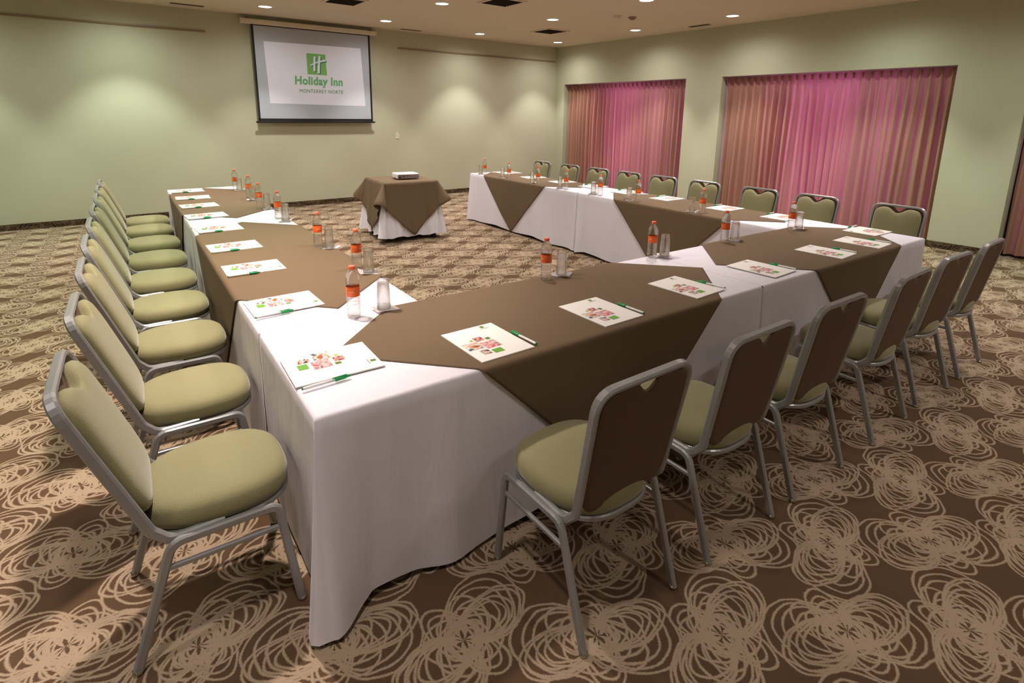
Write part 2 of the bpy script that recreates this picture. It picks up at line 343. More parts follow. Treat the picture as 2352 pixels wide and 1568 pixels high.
# ------------------------------------------------------------------ curtains
def curtain(a, b, label, seed):
    rnd = random.Random(seed); n = int((b - a) / .118); pl = [(a + (b - a) * (i + .5) / n) for i in range(n)]
    amp = [rnd.uniform(.6, 1.25) for _ in range(n + 2)]; wob = [rnd.uniform(-.03, .03) for _ in range(n + 2)]
    NZ = 34; per = 12; NY = n * per; zt, zb = OH - .015, .035
    root = thing('curtain', label, 'curtain', Wp(XR + .15, (a + b) / 2) + (0,), 0, 'pleated curtains along the window wall')
    ox, oy = root.location.x, root.location.y
    bm = NB(); grid = []
    for j in range(NZ + 1):
        t = (j / NZ) ** 1.15; z = zt + (zb - zt) * t; row = []
        for i in range(NY + 1):
            s = i / per; k = min(int(s), n - 1); ph = s - k
            # pinch pleat near the top, opening into full folds below
            d = abs(ph - .5)
            pin = math.exp(-((d) / .085) ** 2) * .035 * math.exp(-((t - .035) / .06) ** 2)
            fold = math.cos(2 * PI * (ph - .5)) * .048 * amp[k] * min(1, t * 5) ** .7
            fine = math.sin(2 * PI * (s * 2.3 + seed) + 1.3 * math.sin(s * 1.7)) * .011 * min(1, t * 3)
            big = math.sin(s * .83 + seed + .8 * t) * .030 * t
            f2 = math.sin(s * 3.1 * (1 + .1 * math.sin(s * .31 + seed)) + 2.2 * t) * .020 * t
            depth = pin + fold + fine + big + f2
            y = a + .012 + (b - a - .024) * i / NY + (wob[k] * math.sin(PI * ph) + .03 * math.sin(s * .9 + seed * 2)) * t * .8
            y = min(max(y, a + .008), b - .03 * t - .008)
            X, Y = Wp(XR + .15 - depth, y); row.append(bm.verts.new((X - ox, Y - oy, z)))
        grid.append(row)
    for r0, r1 in zip(grid, grid[1:]):
        for i in range(NY): bm.faces.new((r0[i], r0[i + 1], r1[i + 1], r1[i]))
    cl = obj('curtain_fabric', bm, M['curtain'], root, True)
    bm = NB(); 
    for yy in pl[::1]:   # the pinched heads
        X, Y = Wp(XR + .15 - .045, yy)
        for dx in (-.012, 0, .012):
            X, Y = Wp(XR + .15 - .05 + abs(dx) * .6, yy + dx)
            path = [(X - ox, Y - oy, zt - .012), (X - ox - .006, Y - oy, zt - .04), (X - ox + .004, Y - oy - dx * .7, zt - .085)]
            sweep(bm, path, .011, .016, (0, 1, 0), .35)
    obj('pleat_head', bm, M['curtain'], root, True)['kind'] = 'stuff'
    bm = NB(); X0 = XR + .20
    box(bm, X0, X0 + .025, a + .01, b - .01, OH - .03, OH, f=lambda x, y: (Wp(x, y)[0] - ox, Wp(x, y)[1] - oy)); obj('curtain_track', bm, M['white_plastic'], root)
    return root
curtain(*OPEN[0], 'pleated rose-tan curtain in the narrower bay nearest the room corner', 3)
curtain(*OPEN[1], 'wide pleated rose-tan curtain in the middle bay between two piers', 5)
curtain(*OPEN[2], 'pleated rose-tan curtain beyond the last pier, cut by the right edge', 8)

# ------------------------------------------------------------------ ceiling fittings
def downlight(x, y, tint, power, label, grp, tilt=0):
    r = thing('downlight', label, 'ceiling light', (x, y, CH), 0, grp)
    bm = NB(); lathe(bm, [(.088, -.002), (.095, -.010), (.112, -.008), (.116, -.001)], 32, cap0=False, cap1=False); obj('trim_ring', bm, M['white_plastic'], r, True)
    bm = NB(); lathe(bm, [(.088, -.004), (.088, -.0035)], 32); obj('lamp', bm, M['lamp'], r)
    for nm, e, ang, bl in (('downlight_beam', power * SPOT_W * 1.05, 84, .5), ('downlight_wash', power * SPOT_W * .42, 165, 1.0)):
        ld = bpy.data.lights.new(nm, 'SPOT'); ld.energy = e; ld.color = tint; ld.spot_size = math.radians(ang); ld.spot_blend = bl; ld.shadow_soft_size = .075
        lo = bpy.data.objects.new(nm, ld); C.objects.link(lo); lo.location = (0, 0, -.02); lo.parent = r
    return r
NAMES = {(1.6, 7.62): 'ceiling downlight above the left edge of the hanging screen', (3.52, 7.7): 'ceiling downlight just right of the hanging screen', (5.56, 7.98): 'ceiling downlight by the back wall, between screen and corner',
         (7.52, 7.98): 'ceiling downlight in the far corner of the room', (5.6, 5.8): 'dim recessed ceiling downlight behind the square air vent', (7.47, 5.73): 'ceiling downlight above the corner curtain',
         (7.49, 3.78): 'ceiling downlight above the pier between the curtains, large and bright', (3.55, 5.75): 'ceiling downlight cut by the top edge, above the projector table', (5.58, 3.8): 'ceiling downlight cut by the top edge, near the smoke detector'}
for x, y, t, p in LAMPS:
    downlight(x, y, t, p, NAMES.get((x, y), 'round white ceiling downlight outside the view'), 'recessed downlights')
def slot_vent(x0, x1, y0, y1, label):
    cx, cy_ = (x0 + x1) / 2, (y0 + y1) / 2
    r = thing('slot_vent', label, 'air vent', (cx, cy_, CH), WA, 'narrow dark ceiling slots'); a, b = (x1 - x0) / 2, (y1 - y0) / 2
    bm = NB(); box(bm, -a, a, -b, b, -.004, 0); obj('slot', bm, M['slot'], r)
    bm = NB(); e = .008
    for q in ((-a - e, a + e, -b - e, -b), (-a - e, a + e, b, b + e), (-a - e, -a, -b, b), (a, a + e, -b, b)): box(bm, *q, -.006, 0)
    obj('frame', bm, M['trim'], r)
slot_vent(.44, .86, 8.17, 8.25, 'narrow dark slot in the ceiling left of the screen')
slot_vent(4.1, 4.5, 8.36, 8.42, 'narrow dark slot in the ceiling right of the screen')
slot_vent(7.86, 7.95, 4.5, 4.88, 'narrow dark slot in the ceiling above the window wall')
def square_vent(x, y, s, label):
    r = thing('ceiling_diffuser', label, 'air vent', (x, y, CH), WA, 'square louvred vents')
    bm = NB(); h = s / 2
    for q in ((-h, h, -h, -h + .04), (-h, h, h - .04, h), (-h, -h + .04, -h + .04, h - .04), (h - .04, h, -h + .04, h - .04)): box(bm, *q, -.012, 0)
    obj('frame', bm, M['ceiling'], r)
    bm = NB(); box(bm, -h + .04, h - .04, -h + .04, h - .04, -.002, 0); obj('backing', bm, M['slot'], r)
    for i in range(7):
        yy = -h + .06 + i * (s - .12) / 6
        bm = NB(); vsx = [bm.verts.new(v) for v in ((-h + .04, yy, -.003), (h - .04, yy, -.003), (h - .04, yy + .022, -.014), (-h + .04, yy + .022, -.014))]; bm.faces.new(vsx)
        bmesh.ops.solidify(bm, geom=bm.faces[:], thickness=.0015); obj('louvre', bm, M['slot'], r)
square_vent(6.38, 6.83, .52, 'square louvred air vent in the ceiling near the far corner')
square_vent(4.15, 5.12, .5, 'square louvred air vent cut by the top edge, near the middle')
square_vent(2.4, 6.45, .5, 'square louvred air vent cut by the top edge, above the screen')
def detector(x, y, label, big):
    r = thing('smoke_detector', label, 'smoke detector', (x, y, CH), 0, 'round ceiling detectors')
    bm = NB(); lathe(bm, [(.065, 0), (.065, -.012), (.058, -.02)], 28, cap0=False); obj('base', bm, M['ceiling'] if not big else M['trim'], r, False)
    bm = NB(); lathe(bm, [(.045, -.02), (.045, -.032), (.03, -.042)], 24, cap0=False); obj('sensor', bm, M['trim'] if big else M['ceiling'], r, False)
detector(6.15, 4.9, 'pale round smoke detector on the ceiling, left of the darker one', False)
detector(6.42, 4.83, 'taupe round smoke detector on the ceiling, right of the pale one', True)

# ------------------------------------------------------------------ projection screen
def screen():
    sx0, sx1, z0, z1 = 1.67, 3.68, 1.50, 3.045; cx = (sx0 + sx1) / 2; yy = YB - .10
    X, Y = Wp(cx, yy); r = thing('projection_screen', 'pull-down projection screen on the back wall showing a green and white slide', 'screen', (X, Y, 0), WA)
    w = (sx1 - sx0) / 2
    bm = NB(); box(bm, -w, w, -.001, .001, z0, z1); obj('screen_fabric', bm, M['screen'], r)
    bm = NB()
    for q in ((-w, -w + .035, z0, z1), (w - .035, w, z0, z1)): box(bm, q[0], q[1], -.002, -.0012, q[2], q[3])
    box(bm, -w, w, -.002, -.0012, z1 - .02, z1); box(bm, -w, w, -.002, -.0012, z0, z0 + .05); obj('black_border', bm, M['screen_black'], r)
    bm = NB(); box(bm, -w - .04, w + .04, -.012, .012, z0 - .025, z0 + .005); bevel(bm, .004); obj('bottom_bar', bm, M['black'], r)
    bm = NB(); box(bm, -w - .15, w + .12, -.035, .045, z1 - .005, z1 + .075); bevel(bm, .012, 3); ca = obj('screen_case', bm, M['beige_metal'], r)
    for s in (-w - .155, w + .11):
        bm = NB(); box(bm, s, s + .015, -.038, .05, z1 - .01, z1 + .08); obj('end_cap', bm, M['beige_metal'], ca)
    for s in (-w - .05, w + .02):
        bm = NB(); box(bm, s, s + .03, 0, .098, z1 + .07, z1 + .10); obj('bracket', bm, M['trim'], ca)
    # the slide's projected light, painted as a faintly glowing keystoned rectangle
    Q = [(-.80, 1.80), (.87, 1.78), (.82, 2.80), (-.83, 2.79)]
    bm = NB(); bm.faces.new([bm.verts.new((x, -.003, z)) for x, z in Q]); sl = obj('slide', bm, M['slide'], r)
    def poly(name, pts, m_, y): bm = NB(); bm.faces.new([bm.verts.new((x, y, z)) for x, z in pts]); return obj(name, bm, m_, sl)
    # green tile with the slanted letter
    ox, oz, u = .01, 2.475, .175
    bm = NB(); bm.faces.new([bm.verts.new((ox + a * u, -.0035, oz + b * u)) for a, b in ((-.93, 1.0), (.93, .98), (1.0, -1.02), (-.92, -1.0))]); obj('logo_tile', bm, M['logo_green'], sl)
    def stroke(pts, w0, w1, dx, dz, m_, y, nm):
        bm = NB(); P = []; n = 14
        for i in range(n + 1):
            t = i / n; a, b, c = pts; x = a[0] * (1 - t) ** 2 + 2 * b[0] * t * (1 - t) + c[0] * t * t; z = a[1] * (1 - t) ** 2 + 2 * b[1] * t * (1 - t) + c[1] * t * t
            tx = 2 * (b[0] - a[0]) * (1 - t) + 2 * (c[0] - b[0]) * t; tz = 2 * (b[1] - a[1]) * (1 - t) + 2 * (c[1] - b[1]) * t; l = math.hypot(tx, tz)
            wd_ = w0 + (w1 - w0) * t; P.append(((x - tz / l * wd_, z + tx / l * wd_), (x + tz / l * wd_, z - tx / l * wd_)))
        V = [[bm.verts.new((ox + (p[0] + dx) * u, y, oz + (p[1] + dz) * u)) for p in q] for q in P]
        for a, b in zip(V, V[1:]): bm.faces.new((a[0], a[1], b[1], b[0]))
        return obj(nm, bm, m_, sl)
    S = [([(-.14, .74), (-.22, 0), (-.24, -.66)], .10, .09), ([(.36, .82), (.22, 0), (.16, -.84)], .10, .11), ([(-.60, -.16), (-.1, .22), (.93, .42)], .05, .08)]
    for p, a, b in S: stroke(p, a, b, .10, -.10, M['logo_shadow'], -.0040, 'logo_shadow')
    for p, a, b in S: stroke(p, a, b, 0, 0, M['logo_white'], -.0046, 'logo_letter')
    def text(body, size, x, z, m_, bold, sx, nm, sp=1.0, shear=0):
        cu = bpy.data.curves.new('t', 'FONT'); cu.body = body; cu.size = size; cu.align_x = 'CENTER'; cu.offset = bold; cu.space_character = sp; cu.resolution_u = 3; cu.shear = shear
        t = bpy.data.objects.new('t', cu); me = bpy.data.meshes.new_from_object(t); bpy.data.objects.remove(t); bpy.data.curves.remove(cu)
        me.materials.append(m_); o = bpy.data.objects.new(nm, me); C.objects.link(o); o.parent = sl
        me.transform(Matrix.Translation((x, -.0040, z)) @ Matrix.Rotation(PI / 2, 4, 'X') @ Matrix.Scale(sx, 4, (1, 0, 0)))
        return o
    text('Holiday Inn', .19, .04, 2.13, M['text_green'], .0075, .90, 'slide_title', 1.06, .06)
    text('MONTERREY', .084, -.075, 1.99, M['text_green_dark'], 0, .90, 'slide_caption', 1.1)
    text('NORTE', .084, .325, 1.99, M['text_green_dark'], 0, .90, 'slide_caption', 1.1)
screen()
def wall_plate(x, z, label):
    X, Y = Wp(x, YB); r = thing('light_switch', label, 'wall plate', (X, Y, z), WA)
    bm = NB(); box(bm, -.036, .036, -.008, 0, -.058, .058); bevel(bm, .003); obj('cover_plate', bm, M['white_plastic'], r)
    bm = NB(); box(bm, -.015, .015, -.012, -.008, -.03, .03); bevel(bm, .0015); obj('rocker', bm, M['beige_metal'], r)
wall_plate(4.21, 1.23, 'small cream wall switch right of the screen')

# ------------------------------------------------------------------ cloth
TZ = .75
class Cloth:
    """white cloth over a table: rect x0..x1,y0..y1; sides that hang: subset of 'W','S','E','N'"""
    def __init__(s, x0, x1, y0, y1, z, sides, seed, amp=.010, hem=.03, flare=None, nrange=None, calm='', extra=()):
        s.extra = extra
        s.x0, s.x1, s.y0, s.y1, s.z, s.sides, s.seed, s.amp, s.hem, s.flare, s.nrange, s.calm = x0, x1, y0, y1, z, sides, seed, amp, hem, flare or {}, nrange, calm
    def off(s, side, p, d):
        """outward push of the cloth at distance p along the side, depth d below the top"""
        L = (s.x1 - s.x0) if side in 'SN' else (s.y1 - s.y0); t = d / s.z; k = ord(side) * .7 + s.seed
        wv = math.sin(p * 9.5 + k + .9 * math.sin(p * 3.1 + k)) * .55 + math.sin(p * 21 + 2 * k) * .25 + math.sin(p * 4.3 - k) * .5
        calm = side in s.calm
        o = (.004 if calm else .016) * t + (.0055 if calm else s.amp) * wv * t ** 1.3
        ends = {'S': ('SW', 'SE'), 'E': ('SE', 'NE'), 'N': ('NE', 'NW'), 'W': ('NW', 'SW')}[side]
        for q, c in zip((p, L - p), ends):
            fl = s.flare.get(c + side, 0)
            if q >= 0 and fl: o += fl * t ** 1.2 * math.exp(-(q / .10) ** 2)
        for sd_, pp_, w_, a_ in s.extra:
            if sd_ == side: o += a_ * t ** 1.2 * math.exp(-((p - pp_) / w_) ** 2)
        return max(o, .003 * t)
    def seg(s, side):
        return {'S': ((s.x0, s.y0), (1, 0), (0, -1), s.x1 - s.x0), 'E': ((s.x1, s.y0), (0, 1), (1, 0), s.y1 - s.y0),
                'N': ((s.x1, s.y1), (-1, 0), (0, 1), s.x1 - s.x0), 'W': ((s.x0, s.y1), (0, -1), (-1, 0), s.y1 - s.y0)}[side]
    def build(s, name, label, group):
        bm = NB(); NZ = 16; order = 'SENW'; ri = .012
        # perimeter stations: (x,y, outward x,y, side, p, corner_weight)
        st = []; n = len(order); ends_ = {'S': 'SE', 'E': 'NE', 'N': 'NW', 'W': 'SW'}
        for i, sd in enumerate(order):
            (px, py), (dx, dy), (nx, ny), L = s.seg(sd); m_ = max(2, int(L / .022)); hang = sd in s.sides
            for j in range(m_ + 1):
                p = L * j / m_; st.append((px + dx * p, py + dy * p, nx, ny, sd, p, hang and not (sd == 'N' and s.nrange and not s.nrange[0] <= p <= s.nrange[1])))
            nxt = order[(i + 1) % n]
            if hang and nxt in s.sides and ((ends_[sd] + sd) in s.flare):   # fan round the corner
                (qx, qy), (ex, ey), (mx_, my), L2 = s.seg(nxt)
                for j in range(1, 8):
                    a = j / 8; vx, vy = nx * (1 - a) + mx_ * a, ny * (1 - a) + my * a; l = math.hypot(vx, vy)
                    st.append((qx, qy, vx / l, vy / l, 'c' + sd, a, True))
        rows = []
        for k in range(NZ + 3):
            row = []
            for (x, y, nx, ny, sd, p, hang) in st:
                if not hang and k < 2: row.append((x, y, s.z - .0005 * k)); continue
                if k < 2:
                    e_ = ri if k == 0 else ri * .3
                    cl = lambda v, lo, hi, a, b: min(max(v, lo + (e_ if a in s.sides else 0)), hi - (e_ if b in s.sides else 0))
                    hx = 'N' not in sd or not s.nrange
                    row.append((cl(x - nx * e_, s.x0, s.x1, 'W', 'E'), cl(y - ny * e_, s.y0, s.y1, 'S', 'N' if hx or hang else '-'), s.z - (0 if k == 0 else e_))); continue
                d0 = (k - 2) / NZ
                if not hang: row.append((x, y, s.z - .012 - .02 * d0)); continue
                hem = s.hem + .012 * math.sin(p * 7 + s.seed)
                if sd[0] == 'c':
                    d = ri + (s.z - ri - s.hem * .6) * d0
                    a = p; sde = sd[1]; nx_ = order[(order.index(sde) + 1) % 4]; L = s.seg(sde)[3]; o1 = s.off(sde, L, d); o2 = s.off(nx_, 0, d)
                    fm = max(s.flare.get(ends_[sde] + sde, 0), s.flare.get(ends_[sde] + nx_, 0))
                    o = o1 * (1 - a) + o2 * a + fm * .35 * (d / s.z) ** 1.15 * (math.sin(PI * a) ** .8 - .35 * math.sin(3 * PI * a))
                else:
                    q = min(p, s.seg(sd)[3] - p); hem = hem * (1 - .5 * math.exp(-(q / .15) ** 2))
                    d = ri + (s.z - ri - hem) * d0; o = s.off(sd, p, d)
                row.append((x + nx * o, y + ny * o, s.z - d))
            rows.append(row)
        cx, cy_ = (s.x0 + s.x1) / 2, (s.y0 + s.y1) / 2
        V = [[bm.verts.new((x - cx, y - cy_, z)) for x, y, z in r] for r in rows]; N = len(st)
        for a, b in zip(V, V[1:]):
            for i in range(N):
                j = (i + 1) % N; bm.faces.new((a[i], b[i], b[j], a[j]))
        bm.faces.new(V[0])
        bmesh.ops.remove_doubles(bm, verts=bm.verts[:], dist=.0002)
        bmesh.ops.recalc_face_normals(bm, faces=bm.faces[:])
        o = obj(name, bm, M['white_cloth'], None, True, (cx, cy_, 0)); tag(o, label, 'tablecloth', group)
        max(o.data.polygons, key=lambda p: len(p.vertices)).use_smooth = False
        return o
    def overlay(s, cx, cy_, R, name, label, group, dz=.0035, Ry=None):
        """square brown cloth laid corner-wise: |x-cx|+|y-cy|<=R, tips hang over the long sides"""
        bm = NB(); N = 120; Ry = Ry or R; ri = .012
        def mapp(x, y):
            d = 0; nx = ny = 0; sd = None
            if y < s.y0: d, sd, p = s.y0 - y, 'S', x - s.x0
            elif y > s.y1: d, sd, p = y - s.y1, 'N', s.x1 - x
            elif x < s.x0: d, sd, p = s.x0 - x, 'W', s.y1 - y
            elif x > s.x1: d, sd, p = x - s.x1, 'E', y - s.y0
            if not sd: return (x, y, s.z + dz)
            if sd not in s.sides: return (x, y, s.z + dz)
            if sd == 'N' and s.nrange and not s.nrange[0] + .02 <= p <= s.nrange[1] - .02: return (x, s.y1 - .001, s.z + dz) if d < .02 else None
            d = min(d, s.z - .02)
            nx, ny = s.seg(sd)[2]; bx, by = (x, s.y0 if sd == 'S' else s.y1) if sd in 'SN' else (s.x0 if sd == 'W' else s.x1, y)
            rt = min(1, d / .015); o = s.off(sd, p, d) + .0095 * min(1, d / .004)
            return (bx + nx * o, by + ny * o, s.z + dz - d * (1 if d > .004 else .3))
        G = []
        for i in range(N + 1):
            row = []
            for j in range(N + 1):
                a, b = i / N * 2 - 1, j / N * 2 - 1; x = cx + (a + b) / 2 * R; y = cy_ + (a - b) / 2 * Ry
                w_ = mapp(x, y); row.append(bm.verts.new((w_[0] - cx, w_[1] - cy_, w_[2])) if w_ else None)
            G.append(row)
        for a, b in zip(G, G[1:]):
            for i in range(N):
                q_ = (a[i], a[i + 1], b[i + 1], b[i])
                if None in q_: continue
                zz = [v.co.z for v in q_]
                if s.nrange and max(zz) - min(zz) > .1: continue
                bm.faces.new(q_)
        bmesh.ops.recalc_face_normals(bm, faces=bm.faces[:])
        o = obj(name, bm, M['brown_cloth'], None, True, (cx, cy_, 0)); tag(o, label, 'table overlay', group)
        so = o.modifiers.new('thickness', 'SOLIDIFY'); so.thickness = .0015; so.offset = 0
        return o
WG = 'white cloths on the meeting tables'; BG = 'brown overlays laid corner-wise'
FX1 = 4.79; FY = .82; LX = .755; RX = 4.11; LEND = 6.02; REND = 5.93
FL_ = {'SWW': .012, 'SWS': .105}
cF1 = Cloth(0, 2.475, 0, FY, TZ, 'SWN', 1.0, .016, .03, FL_, (0, 1.665), 'W', [('S', .21, .05, -.030), ('S', .46, .10, .030), ('S', .72, .09, -.02), ('S', 2.42, .04, .03), ('S', 2.30, .05, -.012)])
cF2 = Cloth(2.478, FX1, 0, FY, TZ, 'SEN', 2.2, .012, .03, {'SES': .03, 'SEE': .015}, (.745, 3), 'E', [('S', .06, .04, .022), ('S', .16, .04, -.014), ('S', .5, .1, .012)])
cL1 = Cloth(0, LX, FY + .003, 3.43, TZ, 'WE', 3.7, .010, .03, {}, None, 'W')
cL2 = Cloth(0, LX, 3.434, LEND, TZ, 'WEN', 5.1, .010, .03, {'NEE': .02, 'NEN': .02, 'NWN': .02, 'NWW': .005}, None, 'W')
cR1 = Cloth(RX, FX1, FY + .003, 3.385, TZ, 'WE', 6.4, .012, .03, {}, None, 'E', [('W', .05, .035, .045), ('W', .15, .05, -.01), ('W', .6, .1, .015)])
cR2 = Cloth(RX, FX1, 3.389, REND, TZ, 'WEN', 8.9, .010, .03, {'NEE': .005, 'NEN': .02, 'NWN': .03, 'NWW': .03}, None, 'E', [('W', 2.5, .04, .02), ('W', 1.8, .12, .01)])
cF1.build('tablecloth', 'white cloth on the nearest table, with the big folded corner touching the carpet', WG)
cF2.build('tablecloth', 'white cloth on the right half of the near table run', WG)
cL1.build('tablecloth', 'white cloth on the nearer table of the left run', WG)
cL2.build('tablecloth', 'white cloth on the far left table, close to the back wall', WG)
cR1.build('tablecloth', 'white cloth on the nearer table of the run by the curtains', WG)
cR2.build('tablecloth', 'white cloth on the farthest table of the run by the curtains', WG)
cF1.overlay(1.345, .42, 1.16, 'table_overlay', 'brown overlay across the nearest table, under two folders', BG)
cF2.overlay(3.69, .42, 1.05, 'table_overlay', 'brown overlay on the right half of the near table run', BG)
cL1.overlay(.378, 2.2, 1.22, 'table_overlay', 'brown overlay on the nearer table of the left run', BG, Ry=1.27)
cL2.overlay(.378, 4.83, 1.14, 'table_overlay', 'brown overlay on the far left table near the back wall', BG)
cR1.overlay(4.45, 2.04, 1.08, 'table_overlay', 'brown overlay with its tip hanging inside, nearer table by the curtains', BG)
cR2.overlay(4.45, 4.78, 1.09, 'table_overlay', 'brown overlay with its tip hanging inside, farthest table by the curtains', BG)

# ------------------------------------------------------------------ projector table
def projector_table():
    cx, cy_, hs, z, rz = 2.72, 5.46, .365, .785, -.07
    t = thing('side_table', 'small square table with dark legs standing free inside the U of tables', 'table', (cx, cy_, 0), rz)
    bm = NB(); box(bm, -hs, hs, -hs, hs, z - .03, z - .006); obj('tabletop', bm, M['dark_wood'], t)
    for sx in (-1, 1):
        for sy in (-1, 1):
            bm = NB(); a, b = sx * (hs - .04), sy * (hs - .04); box(bm, a - .028, a + .028, b - .028, b + .028, 0, z - .03); bevel(bm, .004); obj('leg', bm, M['dark_wood'], t)
    def drape(Dfun, base, amp, flare, nf, seed, m_, name, top, dz, wavehem, ear=0):
        bm = NB(); st = []; h = hs + .002
        for i in range(4):
            a = i * PI / 2; n = 26
            for j in range(n):
                p = -h + 2 * h * j / n; x, y = p, -h; nx, ny = 0, -1
                c, s_ = math.cos(a), math.sin(a); st.append((x * c - y * s_, x * s_ + y * c, nx * c - ny * s_, nx * s_ + ny * c, p, i, 0))
            for j in range(9):
                b = -PI / 2 + (PI / 2) * j / 8; x, y = h, -h; nx, ny = math.cos(b), math.sin(b)
                c, s_ = math.cos(a), math.sin(a); st.append((x * c - y * s_, x * s_ + y * c, nx * c - ny * s_, nx * s_ + ny * c, h, i, math.sin(PI * j / 8)))
        NZ = 18; rows = []
        for k in range(NZ + 2):
            row = []
            for ii, (x, y, nx, ny, p, i, cw) in enumerate(st):
                if k == 0: row.append((x - nx * .01, y - ny * .01, z + dz)); continue
                t_ = (k - 1) / NZ; D = Dfun(p, cw, i); d = .008 + (D - .008) * t_; q = d / z
                o = base * q + amp * q * math.sin((p * nf + seed + i * 1.7)) + .5 * amp * q * math.sin(p * nf * 2.3 + i) + flare * q * (cw + .35 * math.exp(-((h - abs(p)) / .09) ** 2)) + ear * cw * min(1, d / .22) ** 1.3 + .003 + dz * 3.5
                row.append((x + nx * o, y + ny * o, z + dz - d + (wavehem * math.sin(p * nf + i) * t_ if wavehem else 0)))
            rows.append(row)
        V = [[bm.verts.new(v) for v in r] for r in rows]; N = len(st)
        for a, b in zip(V, V[1:]):
            for i in range(N): bm.faces.new((a[i], b[i], b[(i + 1) % N], a[(i + 1) % N]))
        bm.faces.new(V[0]); bmesh.ops.remove_doubles(bm, verts=bm.verts[:], dist=.0002); bmesh.ops.recalc_face_normals(bm, faces=bm.faces[:])
        return obj(name, bm, m_, None, True, (cx, cy_, 0), rz)
    w = drape(lambda p, cw, i: z - .065 - .02 * cw, .05, .022, .08, 26, .5, M['white_cloth'], 'tablecloth', True, 0, .012)
    tag(w, 'white cloth in deep folds under the brown one on the projector table', 'tablecloth')
    R = 1.08
    def D(p, cw, i): return max(.05, min(z - .08, (R - hs - abs(p)) if cw == 0 else (R - 2 * hs) * (1 - .28 * cw)))
    b = drape(D, .07, .020, .17, 26, .5, M['brown_cloth'], 'table_overlay', True, .004, 0, .10)
    tag(b, 'brown overlay with hanging points on the projector table', 'table overlay')
    so = b.modifiers.new('thickness', 'SOLIDIFY'); so.thickness = .0015; so.offset = 0
    # projector
    zz = z + .005; r = thing('projector', 'white data projector lying on the brown-topped square table', 'projector', (2.77, 5.42, zz + .012), -.10)
    bm = NB(); box(bm, -.155, .155, -.125, .125, 0, .068); bevel(bm, .012, 3)
    body = obj('body', bm, M['white_plastic'], r, False)
    bm = NB(); box(bm, -.148, .148, -.1275, -.125, .006, .056); obj('connector_panel', bm, M['grey_plastic'], body)
    def port(x0, x1, z0, z1): bm = NB(); box(bm, x0, x1, -.1295, -.1275, z0, z1); obj('port', bm, M['black'], body)
    for q in ((-.138, -.108, .010, .030), (-.085, -.05, .024, .031), (-.135, -.10, .046, .053), (-.09, -.06, .046, .053), (-.045, -.035, .042, .052), (-.02, -.012, .036, .052), (.0, .008, .038, .052)): port(*q)
    for i in range(5):
        bm = NB(); box(bm, -.06 + i * .022, -.046 + i * .022, .07, .082, .068, .071); obj('button', bm, M['paper'], body)
    bm = NB(); lathe(bm, [(.028, 0), (.03, .01), (.026, .018)], 20); o = obj('lens', bm, M['black'], body, True); o.rotation_euler = (-PI / 2, 0, 0); o.location = (.09, .122, .036)
    for x, y in ((-.12, .1), (.12, .1), (0, -.1)):
        bm = NB(); lathe(bm, [(.012, -.0125), (.010, .002)], 12); f = obj('foot', bm, M['black'], r); f.location = (x, y, 0)
projector_table()

